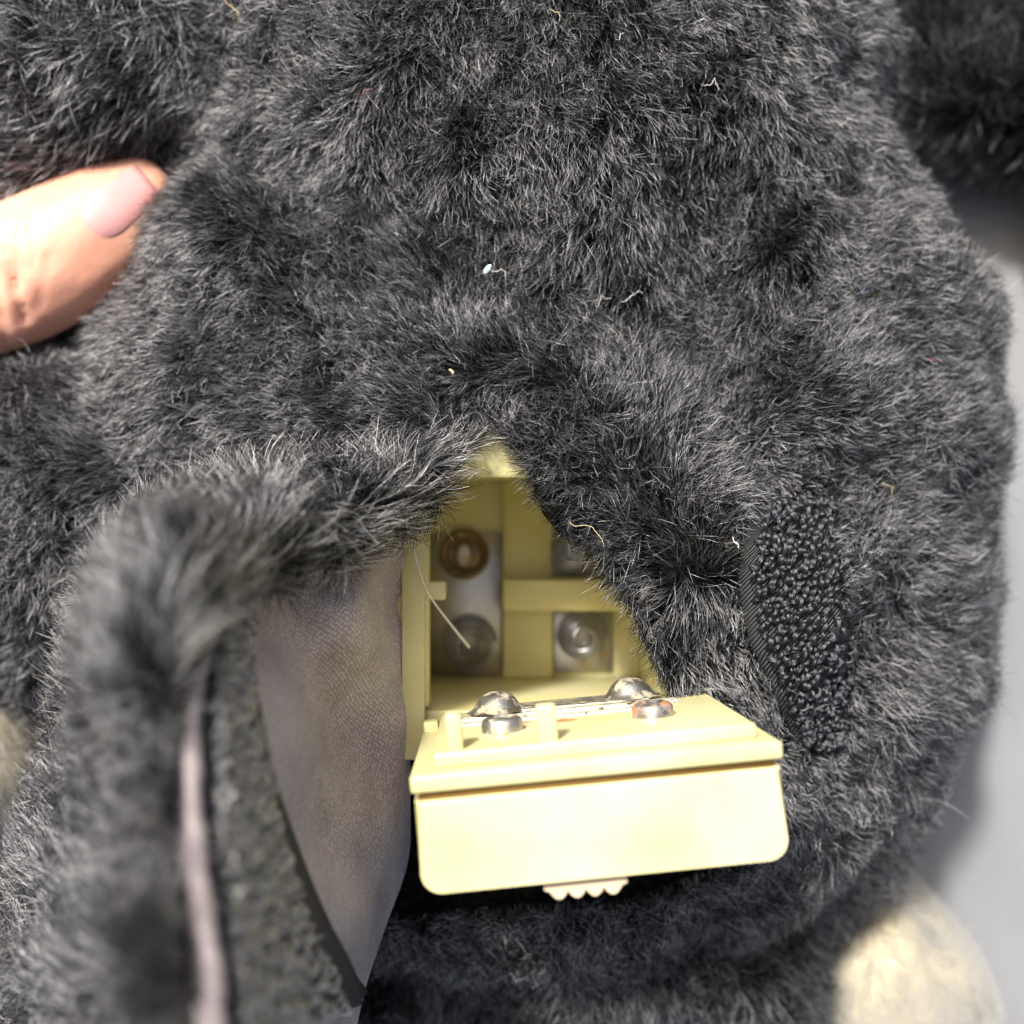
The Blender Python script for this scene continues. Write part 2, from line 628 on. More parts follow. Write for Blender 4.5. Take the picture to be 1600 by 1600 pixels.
# folds and puckers that run from the box edge out to the free edge
for i in range(g.shape[0]):
    for j in range(g.shape[1]):
        s, tt = j / 30, i / 70
        e = math.sin(math.pi * s)
        g[i, j] += np.array([0.55, 0.4, 0.9]) * 1.35 * e * (2.3 * math.sin(19 * tt + 6 * s) * math.exp(-((tt - 0.28) / 0.2) ** 2) + 1.3 * math.sin(15 * tt - 9 * s + 1) + 0.7 * math.sin(31 * tt + 9 * s))
flap = obj_from("flap", g.reshape(-1, 3), grid_faces(70, 30), M_knit, toy, uv=grid_uv(g))
flap['label'] = "opened fabric flap with a mauve knit lining"
FLAPG = g
OUT = [
    [(678, 785, 8), (705, 740, 14), (752, 695, 8)],
    [(528, 876, 23), (560, 800, 27), (610, 715, 12)],
    [(394, 932, 37), (398, 835, 40), (430, 735, 12)],
    [(304, 1008, 57), (236, 890, 60), (262, 800, 10)],
    [(280, 1180, 66), (195, 1060, 52), (145, 940, 4)],
    [(283, 1340, 70), (195, 1250, 52), (105, 1150, -6)],
    [(298, 1480, 73), (190, 1420, 56), (50, 1310, -10)],
    [(314, 1640, 75), (185, 1600, 58), (-20, 1550, -12)],
    [(330, 1780, 76), (150, 1760, 58), (-30, 1780, -12)]]
go = loft(OUT, 30, 80, 1.6, 9)
shell = obj_from("outer_shell", go.reshape(-1, 3), grid_faces(80, 30, False), M_backing, flap)
# the cut edge of the cloth, seen end on
bm = bmesh.new()
edge_pts = []
A = rows_to_arr(LIN)[:, 2]
for i in range(60):
    t = 0.30 + 0.70 * i / 59
    p = catmull(A, t)
    edge_pts.append(Vector(p) + Vector((0.3, 0, 0.4 + 0.2 * math.sin(i * 0.6))))
add_tube(bm, edge_pts, [(0.9 + 0.75 * min(1, i / 25)) + 0.16 * math.sin(i * 0.8) + 0.1 * math.sin(i * 2.1) for i in range(60)], 10)
obj_bm("hem", bm, M_hem, flap, angle=80)

def bvh_of(o):
    me = o.data
    return BVHTree.FromPolygons([v.co / MM for v in me.vertices], [tuple(p.vertices) for p in me.polygons])

CAMP = Vector((0, 0, CAM_Z))
def cast(bvh, px, py, lift, default_z=0):
    d = (P(px, py, 0) - CAMP).normalized()
    loc, nor, idx, dist = bvh.ray_cast(CAMP, d)
    if loc is None:
        return P(px, py, default_z), Vector((0, 0, 1))
    if nor.dot(d) > 0:
        nor = -nor
    return loc + nor * lift, nor

def strip_on(bvh, rows, nu, nv, lift, zs=None):
    """a strip laid on a surface: rows of (px,py) left and right"""
    A = np.array([[list(p) + [0] for p in r] for r in rows], float)
    g = np.zeros((nv + 1, nu + 1, 3))
    nn = np.zeros_like(g)
    for i in range(nv + 1):
        a, b = catmull(A[:, 0], i / nv), catmull(A[:, 1], i / nv)
        for j in range(nu + 1):
            q = a + (b - a) * j / nu
            p, n = cast(bvh, q[0], q[1], lift)
            g[i, j], nn[i, j] = p, n
    return g, nn

def thick_grid(name, g, nn, th, m, parent):
    nv, nu = g.shape[0] - 1, g.shape[1] - 1
    top = g.reshape(-1, 3)
    bot = (g - nn * th).reshape(-1, 3)
    n = len(top)
    F = grid_faces(nv, nu, True) + [tuple(i + n for i in f[::-1]) for f in grid_faces(nv, nu, True)]
    rim = [j for j in range(nu + 1)] + [(i * (nu + 1) + nu) for i in range(1, nv + 1)] + [nv * (nu + 1) + j for j in range(nu - 1, -1, -1)] + [i * (nu + 1) for i in range(nv - 1, 0, -1)]
    for k in range(len(rim)):
        a, b = rim[k], rim[(k + 1) % len(rim)]
        F.append((a, b, b + n, a + n))
    uv = grid_uv(g)
    return obj_from(name, np.vstack([top, bot]), F, m, parent, uv=np.vstack([uv, uv]))

def curves_obj(name, pts, rad, m, parent, stuff=True):
    """pts (n,k,3) mm; rad (n,k) mm -> one Curves object"""
    n, k = pts.shape[:2]
    cd = bpy.data.hair_curves.new(name)
    cd.add_curves([k] * n)
    cd.position_data.foreach_set("vector", np.ascontiguousarray(pts * MM, dtype=np.float32).ravel())
    ra = cd.attributes.get("radius") or cd.attributes.new("radius", 'FLOAT', 'POINT')
    ra.data.foreach_set("value", np.ascontiguousarray(rad * MM, dtype=np.float32).ravel())
    cd.materials.append(m)
    cd.update_tag()
    o = link(bpy.data.objects.new(name, cd), parent)
    if stuff:
        o['kind'] = 'stuff'
    return o

def loops_on(name, g, nn, pitch_u, pitch_v, m, parent, h=1.3, span=1.0, fil=5, seed=1, drop=0.08, rf=0.085):
    """rows of little twisted nylon loops standing on a strip"""
    r = np.random.default_rng(seed)
    nv, nu = g.shape[0] - 1, g.shape[1] - 1
    Lu = np.linalg.norm(g[nv // 2, -1] - g[nv // 2, 0])
    Lv = np.linalg.norm(np.diff(g[:, nu // 2], axis=0), axis=1).sum()
    cu, cv = max(3, int(Lu / pitch_u)), int(Lv / pitch_v)
    pts, rad = [], []
    K = 7
    for a in range(cv):
        for b_ in range(cu):
            if r.random() < drop:
                continue
            u = np.clip((b_ + 0.5 + r.normal(0, 0.22) + 0.25 * (a % 2)) / cu, 0.01, 0.99) * nu
            v = np.clip((a + 0.5 + r.normal(0, 0.22)) / cv, 0.0, 0.999) * nv
            i, j = min(int(v), nv - 1), min(int(u), nu - 1)
            p = g[i, j] + (g[i, j + 1] - g[i, j]) * (u - j) + (g[i + 1, j] - g[i, j]) * (v - i)
            n = nn[i, j]
            tu = g[i, j + 1] - g[i, j]
            tu = tu / np.linalg.norm(tu)
            tv = np.cross(n, tu)
            an = r.normal(0.9, 0.5)
            d = tu * math.cos(an) + tv * math.sin(an)
            s = np.cross(n, d)
            lean = r.normal(0, 0.35)
            hh = h * r.uniform(0.65, 1.25)
            sp = span * r.uniform(0.7, 1.25)
            for f in range(fil):
                o1 = r.normal(0, 0.16)
                o2 = r.normal(0, 0.14)
                ph = r.uniform(0, 6.28)
                c = []
                for k in range(K):
                    x = k / (K - 1)
                    th = math.pi * (x * 1.12 - 0.06)
                    tw = 0.10 * math.sin(ph + x * 7)
                    c.append(p - d * math.cos(th) * sp * 0.62 + n * (math.sin(th) * (hh + o2)) + s * (o1 + tw + lean * math.sin(th)) )
                pts.append(c)
                rad.append([rf * r.uniform(0.85, 1.15)] * K)
    return curves_obj(name, np.array(pts), np.array(rad), m, parent)

bvh_flap = bvh_of(flap)
VST = [[(345, 968), (384, 944)], [(322, 1050), (388, 1050)], [(312, 1180), (408, 1180)], [(318, 1330), (452, 1320)], [(334, 1470), (502, 1440)], [(352, 1640), (572, 1562)]]
g, nn = strip_on(bvh_flap, VST, 14, 60, 1.2)
strip = thick_grid("hook_strip", g, nn, 1.0, M_greyweb, toy)
strip['label'] = "worn grey fastening strip sewn along the flap edge"
loops_on("loops", g[:, :12], nn[:, :12], 1.7, 1.7, M_greyloop, strip, h=1.2, span=1.5, fil=6, seed=4, rf=0.15)

bvh_body = bvh_of(body)
PATCH = [[(1160, 794), (1288, 782)], [(1150, 855), (1290, 845)], [(1153, 925), (1302, 925)], [(1172, 1005), (1310, 1005)], [(1208, 1085), (1312, 1085)], [(1238, 1155), (1306, 1160)]]
PATCH_POLY = [(1156, 790), (1292, 778), (1298, 845), (1308, 925), (1316, 1005), (1316, 1085), (1308, 1130), (1272, 1130), (1240, 1080), (1204, 1005), (1168, 925), (1154, 855)]
g, nn = strip_on(bvh_body, PATCH, 14, 40, 2.2)
patch = thick_grid("velcro_patch", g, nn, 1.4, M_web, toy)
loops_on("loops", g[:, 2:], nn[:, 2:], 1.25, 1.3, M_loop, patch, drop=0.02, h=1.25, span=1.75, fil=10, seed=8, rf=0.062)

# ------------------------------------------------------------------ fur
FLOW = np.array([
    (850, 60, -.1, -1), (850, 300, .15, -1), (960, 400, -.2, -1), (1100, 200, -.45, -.9), (1300, 150, .4, -.9), (1360, 60, .8, -.5), (1420, 300, .9, -.3), (1180, 420, -.4, -.9), (1280, 560, .75, .65), (1450, 600, .9, .5),
    (1500, 900, 1, .1), (1400, 800, .8, .1), (1450, 1150, .9, -.5), (700, 60, .2, -1), (620, 220, .4, -.8), (480, 100, -.8, .3), (400, 220, -.8, -.3), (300, 380, -.75, -.5),
    (220, 520, -.8, -.5), (150, 720, -.85, -.5), (100, 950, -.6, -.8), (430, 640, -.8, -.2), (330, 560, -.8, -.4), (600, 500, -.7, .5), (660, 400, -.6, .7), (740, 520, -.3, .8),
    (560, 640, -.6, -.3), (700, 600, -.6, .1), (780, 640, .1, -.9), (850, 720, -.8, -.5), (880, 800, -.8, -.5), (990, 930, -.8, -.4), (1030, 1020, -.7, -.6),
    (1100, 1080, .5, -.8), (1110, 960, -.4, -.7), (960, 760, -.5, .5), (1000, 660, .3, .8), (1130, 700, .6, .5), (1100, 860, .2, .6), (1250, 1230, .4, -.9), (1370, 1130, .7, -.7)], float)
FLAPFLOW = np.array([(700, 720, .9, -.3), (600, 740, .5, .6), (450, 800, 0, 1), (300, 760, -.2, 1), (220, 850, -.2, 1), (150, 1000, -.6, .6), (250, 1000, -.2, .9), (150, 1200, -.5, .8), (200, 1400, -.5, .8), (100, 1500, -.6, .7)], float)

def flow_idw(q, table):
    d2 = ((q[:, None, :] - table[None, :, :2]) ** 2).sum(2) + 900.0
    wgt = 1.0 / d2 ** 1.5
    v = (wgt[:, :, None] * table[None, :, 2:]).sum(1)
    return v / (np.linalg.norm(v, axis=1)[:, None] + 1e-6)

def make_fur(o, density, length, m, flow, tilt=1.08, rad=0.046, seed=1, rand=0.38, npts=5, skip=None, swirl=0.17, clump=0.25, margin=220, back=0.2, short=None):
    r = np.random.default_rng(seed)
    me = o.data
    me.calc_loop_triangles()
    T = np.empty(len(me.loop_triangles) * 3, int)
    me.loop_triangles.foreach_get("vertices", T)
    T = T.reshape(-1, 3)
    co = np.empty(len(me.vertices) * 3)
    me.vertices.foreach_get("co", co)
    co = co.reshape(-1, 3) / MM
    vn = np.empty(len(me.vertices) * 3)
    me.vertices.foreach_get("normal", vn)
    vn = vn.reshape(-1, 3)
    a, b, c = co[T[:, 0]], co[T[:, 1]], co[T[:, 2]]
    cr = np.cross(b - a, c - a)
    area = np.linalg.norm(cr, axis=1) / 2
    cen = (a + b + c) / 3
    fn = vn[T].mean(1)
    fn /= np.linalg.norm(fn, axis=1)[:, None] + 1e-9
    view = np.array([0, 0, CAM_Z]) - cen
    view /= np.linalg.norm(view, axis=1)[:, None]
    fac = (fn * view).sum(1)
    q = to_px(cen)
    wgt = area * np.where(fac > -0.45, 1.0, back)
    inb = (q[:, 0] > -margin) & (q[:, 0] < 1600 + margin) & (q[:, 1] > -margin) & (q[:, 1] < 1600 + margin)
    wgt = wgt * np.where(inb, 1, 0.06)
    n = int(wgt.sum() * density)
    idx = r.choice(len(T), n, p=wgt / wgt.sum())
    u, v = r.random(n), r.random(n)
    fl = u + v > 1
    u[fl], v[fl] = 1 - u[fl], 1 - v[fl]
    w0 = 1 - u - v
    p = a[idx] * w0[:, None] + b[idx] * u[:, None] + c[idx] * v[:, None]
    nr = vn[T[idx, 0]] * w0[:, None] + vn[T[idx, 1]] * u[:, None] + vn[T[idx, 2]] * v[:, None]
    nr /= np.linalg.norm(nr, axis=1)[:, None] + 1e-9
    q = to_px(p)
    if skip is not None:
        keep = ~skip(q, p)
        p, nr, q = p[keep], nr[keep], q[keep]
    n = len(p)
    if callable(flow):
        d2 = flow(q, p)
    elif isinstance(flow, tuple):
        d2 = np.tile(np.array(flow, float), (n, 1))
    else:
        d2 = np.empty((n, 2))
        for s in range(0, n, 40000):
            d2[s:s + 40000] = flow_idw(q[s:s + 40000], flow)
    d = np.concatenate([d2, np.zeros((n, 1))], 1)
    # tufts: coherent noise at three scales leans neighbouring hairs together
    d += Waves(30, seed + 11)(p) * swirl * 0.7 + Waves(11, seed + 12)(p) * swirl + Waves(4.2, seed + 13)(p) * clump
    d += r.normal(size=(n, 3)) * rand
    d -= nr * (d * nr).sum(1)[:, None]
    d /= np.linalg.norm(d, axis=1)[:, None] + 1e-6
    tl = np.clip(tilt + Waves(13, seed + 14, 1)(p)[:, 0] * 0.12 + r.normal(size=n) * 0.20, 0.15, 1.5)
    L = length * np.clip(r.normal(0.95, 0.16, n) + Waves(17, seed + 15, 1)(p)[:, 0] * 0.07, 0.4, 1.5)
    long = r.random(n) < 0.015
    L = np.where(long, L * 1.35, L)
    if short is not None:
        L = L * short(q, p)
    pts = np.empty((n, npts, 3))
    pts[:, 0] = p - nr * 0.3
    curl = r.normal(0.0, 0.2, n)
    side = np.cross(nr, d)
    cv = r.normal(0, 0.2, n)
    cur = p.copy()
    for k in range(1, npts):
        f = (k - 0.5) / (npts - 1)
        ang = tl * (0.45 + 0.75 * f) + curl * f
        dirv = nr * np.cos(ang)[:, None] + d * np.sin(ang)[:, None] + side * (cv * f)[:, None]
        dirv /= np.linalg.norm(dirv, axis=1)[:, None]
        cur = cur + dirv * (L / (npts - 1))[:, None]
        pts[:, k] = cur
    prof = np.array([1.0, 1.0, 0.9, 0.7, 0.35]) if npts == 5 else np.linspace(1, 0.35, npts)
    rad = rad * r.uniform(0.75, 1.3, n)[:, None] * prof[None]
    print("fur", o.name, n)
    return curves_obj("fur", pts, rad, m, o)

def skip_body(q, p):
    front = p[:, 2] > -30
    under = inside([(40, 1150), (110, 900), (240, 790), (420, 730), (600, 720), (700, 700), (740, 760), (560, 1100), (560, 1500), (100, 1550)], q)
    return (inside(PATCH_POLY, q) | inside(OPENING, q) | under) & front

def short_body(q, p):
    # clipped pile next to the fastening patch and worn along the rim of the opening
    c = np.array([1240, 960])
    d = np.sqrt(((q - c) / np.array([110, 230])) ** 2 @ np.ones(2))
    return np.clip(0.55 + 0.45 * (d - 0.8) / 0.5, 0.5, 1.0)

make_fur(body, 12.0, 5.3, M_black, FLOW, seed=1, rad=0.038, skip=skip_body, short=short_body)
make_fur(arm_l, 7.0, 8.0, M_black, np.array([(50, 60, -1, -.1), (150, 150, -.9, -.35), (240, 200, -.6, -.8), (40, 260, -.9, -.5)], float), seed=2, tilt=1.38, rand=0.28)
make_fur(arm_r, 6.5, 9.0, M_black, np.array([(1500, 100, -.2, 1), (1570, 200, -.1, .9), (1420, 200, -.5, .7), (1520, 330, -.2, -1)], float), seed=3, tilt=0.9)
make_fur(leg_r, 6.0, 8.0, M_black, np.array([(1000, 1500, .1, -1), (1400, 1350, .6, -.5), (1300, 1550, .4, -.9)], float), seed=4)
make_fur(leg_l, 6.0, 8.0, M_black, np.array([(700, 1500, -.2, -1), (400, 1500, -.5, -1)], float), seed=5)
make_fur(shell, 8.0, 6.8, M_black, FLAPFLOW, seed=6, rad=0.046, swirl=0.4, clump=0.45)
make_fur(foot_r, 5.0, 4.0, M_cream_fur, (.3, -1), seed=7, rad=0.05)
make_fur(foot_l, 5.0, 4.0, M_cream_fur, (-.5, -.6), seed=8, rad=0.05)
make_fur(paw_r, 4.0, 4.0, M_tan_fur, (.3, -1), seed=9, rad=0.05)

# stray curly fibres that stand out pale above the pile
def strays(o, n, seed, m):
    r = np.random.default_rng(seed)
    bv = bvh_of(o)
    pts = []
    while len(pts) < n:
        px, py = r.uniform(0, 1600), r.uniform(0, 1600)
        d = (P(px, py, 0) - CAMP).normalized()
        loc, nor, i_, dist = bv.ray_cast(CAMP, d)
        if loc is None or inside(OPENING, np.array([[px, py]]))[0] or inside(PATCH_POLY, np.array([[px, py]]))[0] or (px < 640 and py > 700):
            continue
        p = np.array(loc + nor * r.uniform(3.2, 5.2))
        a = r.uniform(0, 6.28)
        dr = np.array([math.cos(a), math.sin(a), r.normal(0, 0.25)])
        L = r.uniform(0.35, 0.8)
        bend = r.normal(0, 0.5)
        c = []
        for k in range(7):
            c.append(p.copy())
            a += bend + r.normal(0, 0.25)
            dr = np.array([math.cos(a), math.sin(a), r.normal(0, 0.3)])
            p = p + dr * L
        pts.append(c)
    pts = np.array(pts)
    return curves_obj("stray_fibre", pts, np.full(pts.shape[:2], 0.035) * r.uniform(0.7, 1.5, (len(pts), 1)), m, o)
strays(body, 420, 21, fur_material("pale_stray_fibre", (0.25, 0.24, 0.22), (0.75, 0.7, 0.6), rough=0.3, stops=(0.2, 1.0)))

# ------------------------------------------------------------------ battery box
XL, XR, YT, YB, ZB = -19.6, 28.0, 7.0, -36.5, -46.0
bm = bmesh.new()
add_box(bm, (XL - 2.2, YB - 2.4, ZB - 2.4), (XL, YT + 2.2, 0), 0.3)
add_box(bm, (XR, YB - 2.4, ZB - 2.4), (XR + 2.2, YT + 2.2, 0), 0.3)
add_box(bm, (XL + 0.003, YT, ZB - 2.4), (XR - 0.003, YT + 2.2, -0.05), 0.3)
add_box(bm, (XL + 0.003, YB - 2.4, ZB - 2.4), (XR - 0.003, YB, -1.5), 0.3)
add_box(bm, (XL + 0.003, YB + 0.003, ZB - 2.4), (XR - 0.003, YT - 0.003, ZB), 0.0)
box = obj_bm("battery_box", bm, M_plastic, toy)
bm = bmesh.new()
add_box(bm, (XL - 0.4, YB - 8.5, 0.0), (-15.8, 14.5, 1.6), 0.4)
add_box(bm, (-15.75, 6.2, 0.0), (32, 14.5, 1.6), 0.4)
add_box(bm, (26.4, YB - 1, 0.0), (32, 6.15, 1.6), 0.4)
obj_bm("front_flange", bm, M_plastic, box)
bm = bmesh.new()
add_box(bm, (-18.2, YB + 1, -5.0), (-15.2, 4, -0.1), 0.3)
obj_bm("inner_lip", bm, M_plastic, box)
bm = bmesh.new()
add_box(bm, (-17.2, -16.2, -5.5), (-12.2, -12.8, -1.2), 0.5)
obj_bm("hook_tab", bm, M_plastic, box)
bm = bmesh.new()
add_box(bm, (-2.0, YB + 0.01, ZB + 0.02), (9.0, YT - 0.01, ZB + 3.2), 0.4)
obj_bm("centre_rib", bm, M_plastic, box)
bm = bmesh.new()
add_box(bm, (-2.0, -21.4, ZB + 3.22), (XR - 0.01, -14.6, ZB + 9), 0.5)
obj_bm("cross_rail", bm, M_plastic, box)
for lo, hi in (((-19.4, -36.3, ZB + 0.3), (-2.2, -4.6, ZB + 1.1)), ((9.2, -35.6, ZB + 0.3), (22.4, -21.8, ZB + 1.1)), ((9.2, -14.2, ZB + 0.3), (22.4, -2.5, ZB + 1.1))):
    bm = bmesh.new()
    add_box(bm, lo, hi, 0.25)
    obj_bm("contact_plate", bm, M_plate, box)

def spring(x, y, r0, r1, h, turns, m, wire=0.5):
    bm = bmesh.new()
    n = int(turns * 20)
    pts = []
    for i in range(n + 1):
        f = i / n
        a = 2 * math.pi * turns * f
        r = r0 + (r1 - r0) * f
        pts.append((x + r * math.cos(a), y + r * math.sin(a), ZB + 1.6 + h * f))
    add_tube(bm, pts, wire, 8)
    return obj_bm("contact_spring", bm, m, box, angle=80)
spring(-9.5, -28.8, 5.9, 2.2, 8.0, 3.6, M_spring)
spring(15.4, -27.3, 5.6, 2.0, 7.5, 3.6, M_spring)
spring(13.0, -8.2, 5.6, 2.0, 7.5, 3.6, M_spring)
bm = bmesh.new()
add_lathe(bm, [(5.6, 0), (5.6, 0.8), (4.8, 1.3), (4.0, 1.0), (3.6, 0.2), (0, 0.2)], 28, Matrix.Translation((-10.6, -9.4, ZB + 1.1)))
obj_bm("rusted_ring", bm, M_rusty, box)
bm = bmesh.new()
add_lathe(bm, [(2.0, 0), (2.0, 2.4), (1.6, 3.0), (0, 3.1)], 20, Matrix.Translation((-10.6, -9.4, ZB + 1.3)), squash=(0.8, 1.3))
obj_bm("contact_pin", bm, M_dome, box)

# ------------------------------------------------------------------ battery door, swung out towards the viewer
DM = Matrix.Translation((10.7, -38.0, 0)) @ Matrix.Rotation(math.radians(5.1), 4, 'Z') @ Matrix.Rotation(math.radians(-1.8), 4, 'X') @ Matrix.Rotation(math.radians(2.0), 4, 'Y')
# local: x right, y up (inner side), z out to the free end; the inner face is y = 0
def round_slab(bm, x0, x1, y0, y1, z0, z1, r, bev=0.5):
    """slab whose two lower corners are rounded, extruded along z"""
    pr = [(x0, y1), (x1, y1)]
    for k in range(13):
        a = -math.pi / 2 * k / 12
        pr.append((x1 - r + r * math.cos(a), y0 + r + r * math.sin(a)))
    for k in range(13):
        a = -math.pi / 2 - math.pi / 2 * k / 12
        pr.append((x0 + r + r * math.cos(a), y0 + r + r * math.sin(a)))
    va = [bm.verts.new((x, y, z0)) for x, y in pr]
    vb = [bm.verts.new((x, y, z1)) for x, y in pr]
    n = len(pr)
    bm.faces.new(va)
    fb = bm.faces.new(vb[::-1])
    for k in range(n):
        bm.faces.new((va[k], va[(k + 1) % n], vb[(k + 1) % n], vb[k]))
    bmesh.ops.bevel(bm, geom=list(fb.edges), offset=bev, segments=3, profile=0.5, affect='EDGES')
    bmesh.ops.transform(bm, matrix=DM, verts=bm.verts)
bm = bmesh.new()
round_slab(bm, -26.3, 26.4, -15.6, -2.35, 1.0, 44.6, 3.0, 0.7)
door = obj_bm("battery_door", bm, M_plastic, toy, angle=35)
door['label'] = "cream plastic battery door swung open"
bm = bmesh.new()
add_box(bm, (-26.7, -1.25, 0.6), (26.8, 1.3, 45.2), 0.5, 3, DM)
obj_bm("rim_flange", bm, M_plastic, door, angle=35)
bm = bmesh.new()
add_box(bm, (-25.6, -2.4, 1.5), (25.6, -1.2, 44.0), 0, 1, DM)
obj_bm("seam_gasket", bm, flat("stained_seam", (0.24, 0.13, 0.03)), door)
bm = bmesh.new()
add_box(bm, (-23.4, 1.25, 2.2), (24.2, 3.6, 41.5), 0.6, 3, DM)
M_stained = plastic("rust_stained_plastic", [tuple(DM @ Vector(v)) + (r_,) for v, r_ in (((-3.0, 3.6, 22.0), 5.0), ((11.3, 3.6, 27.0), 5.5), ((-9, 3.6, 20), 3.5), ((-13, 3.6, 30), 3.5))])
obj_bm("raised_plate", bm, M_stained, door, angle=35)
for x, wd in ((-20.0, 2.4), (-6.3, 2.9)):
    bm = bmesh.new()
    add_box(bm, (x - wd / 2, 3.3, 38.0), (x + wd / 2, 9.0, 40.8), 0.5, 3, DM)
    obj_bm("upright_tab", bm, M_plastic, door, angle=35)
bm = bmesh.new()
add_box(bm, (-21.5, 3.55, 11.0), (17.5, 4.1, 14.5), 0.25, 2, DM)
add_box(bm, (-20.5, 3.55, 17.0), (9.5, 4.0, 19.0), 0.2, 2, DM)
obj_bm("corroded_strip", bm, M_strip, door)
bm = bmesh.new()
add_box(bm, (-17, 4.12, 4.0), (13, 4.6, 12.6), 0.2, 2, DM)
obj_bm("contact_strip", bm, M_dome, door)
RX = Matrix.Rotation(math.radians(-90), 4, 'X')
for x, z in ((-13.2, 9.5), (10.3, 7.5)):
    bm = bmesh.new()
    add_lathe(bm, [(5.4, 0), (4.6, 0.2), (3.9, 0.9), (3.2, 2.0), (2.3, 2.8), (1.2, 3.2), (0, 3.3)], 28, DM @ Matrix.Translation((x, 4.45, z)) @ RX)
    obj_bm("dome_contact", bm, M_dome, door, angle=70)
for x, z, m in ((-12.8, 27.0, M_dome), (11.3, 26.5, M_stud)):
    bm = bmesh.new()
    add_lathe(bm, [(3.3, 0), (3.3, 1.6), (2.9, 2.2), (2.3, 2.4), (1.9, 2.0), (0, 1.9)], 28, DM @ Matrix.Translation((x, 3.5, z)) @ RX)
    obj_bm("contact_stud", bm, m, door)
bm = bmesh.new()
add_box(bm, (-26.5, -3, 1.7), (-23.8, 3.0, 6), 0.5, 2, DM)
obj_bm("hinge_lug", bm, M_plastic, door)
# ridged finger catch under the door
bm = bmesh.new()
pr = [(-9.0, 0.5), (3.0, 0.5), (3.0, -1.4)]
nsc = 4
x0, x1 = 3.0, -9.0
for s in range(nsc):
    for k in range(0, 9):
        f = k / 8
        x = 2.2 + (x1 + 0.8 - 2.2) * (s + f) / nsc
        pr.append((x, -1.7 - 1.15 * abs(math.sin(math.pi * f)) ** 0.8))
pr.append((-9.0, -1.4))
pp = []
for q_ in pr:
    if not pp or (abs(q_[0] - pp[-1][0]) + abs(q_[1] - pp[-1][1])) > 0.02:
        pp.append(q_)
va = [bm.verts.new((x, y - 15.7, 38.5)) for x, y in pp]
vb = [bm.verts.new((x, y - 15.7, 43.0)) for x, y in pp]
n = len(pp)
bm.faces.new(va[::-1])
bm.faces.new(vb)
for k in range(n):
    bm.faces.new((va[k], va[(k + 1) % n], vb[(k + 1) % n], vb[k]))
bmesh.ops.transform(bm, matrix=DM, verts=bm.verts)
obj_bm("ridged_catch", bm, M_latch, door, angle=35)

# ------------------------------------------------------------------ the hand
hand = None
def hand_mesh():
    bm = bmesh.new()
    def chain(pts, rads, flat_=0.85, nrm=Vector((0, 0, 1))):
        """overlapping ellipsoidal beads that the remesh fuses into one skin"""
        pts = [Vector(p) for p in pts]
        for i in range(len(pts) - 1):
            L = (pts[i + 1] - pts[i]).length
            st = max(2, int(L / 2.0))
            for k in range(st + 1):
                f = k / st
                p = pts[i].lerp(pts[i + 1], f)
                r = rads[i] + (rads[i + 1] - rads[i]) * f
                v = bmesh.ops.create_icosphere(bm, subdivisions=2, radius=r)['verts']
                bmesh.ops.scale(bm, vec=(1, 1, flat_), verts=v)
                bmesh.ops.translate(bm, vec=p, verts=v)
    Z = -24
    chain([P(-330, 560, Z - 14), P(-150, 480, Z - 4), P(10, 436, Z), P(90, 398, Z), P(160, 352, Z - 1), P(212, 308, Z - 2)], [18, 16.5, 15.0, 14.6, 12.8, 8.6], 0.8)
    chain([P(-330, 560, Z - 14), P(-700, 700, Z - 30)], [20, 28], 0.8)
    chain([P(-500, 560, Z - 40), P(-480, 420, Z - 42), P(-520, 250, Z - 44)], [24, 24, 20], 0.7)
    for k, (y, r) in enumerate(((230, 9.5), (330, 10), (430, 9.6), (530, 8.6))):
        chain([P(-480, y, Z - 42), P(-300, y - 10, Z - 62), P(-150, y - 10 + 10 * k, Z - 72), P(-60 - 20 * k, y + 10 * k, Z - 70)], [r + 1.5, r, r - 0.8, r - 2.0], 0.95)
    me = bpy.data.meshes.new("tmp")
    bm.to_mesh(me)
    bm.free()
    o = bpy.data.objects.new("tmp", me)
    C.objects.link(o)
    r = o.modifiers.new("r", 'REMESH')
    r.mode = 'VOXEL'
    r.voxel_size = 1.2
    s = o.modifiers.new("s", 'SMOOTH')
    s.iterations = 12
    ev = o.evaluated_get(bpy.context.evaluated_depsgraph_get())
    m2 = ev.to_mesh()
    V = np.array([v.co[:] for v in m2.vertices])
    Nn = np.array([v.normal[:] for v in m2.vertices])
    F = [tuple(p.vertices) for p in m2.polygons]
    ev.to_mesh_clear()
    bpy.data.objects.remove(o)
    # creases over the knuckle
    q = to_px(V)
    off = np.zeros(len(V))
    for (ax, ay, bx, by, dep, wd) in ((35, 320, 25, 450, 1.3, 8), (5, 390, 40, 500, 1.5, 7), (-25, 350, -5, 500, 1.2, 9), (60, 330, 48, 420, 0.8, 6), (75, 400, 60, 480, 0.5, 7), (-10, 430, 12, 560, 1.0, 8)):
        a = np.array([ax, ay]); d_ = np.array([bx - ax, by - ay], float)
        tt = np.clip(((q - a) @ d_) / (d_ @ d_), 0, 1)
        dd = np.linalg.norm(q - (a + tt[:, None] * d_), axis=1)
        off -= 0.7 * dep * np.exp(-(dd / wd) ** 2) * np.where(Nn[:, 2] > 0, 1, 0)
    return V + Nn * off[:, None], F
Vh, Fh = hand_mesh()
hand = obj_from("hand", Vh, Fh, M_skin)
hand['label'] = "bare hand whose thumb presses in behind the black fur"
hand['category'] = "hand"
bvh_h = bvh_of(hand)
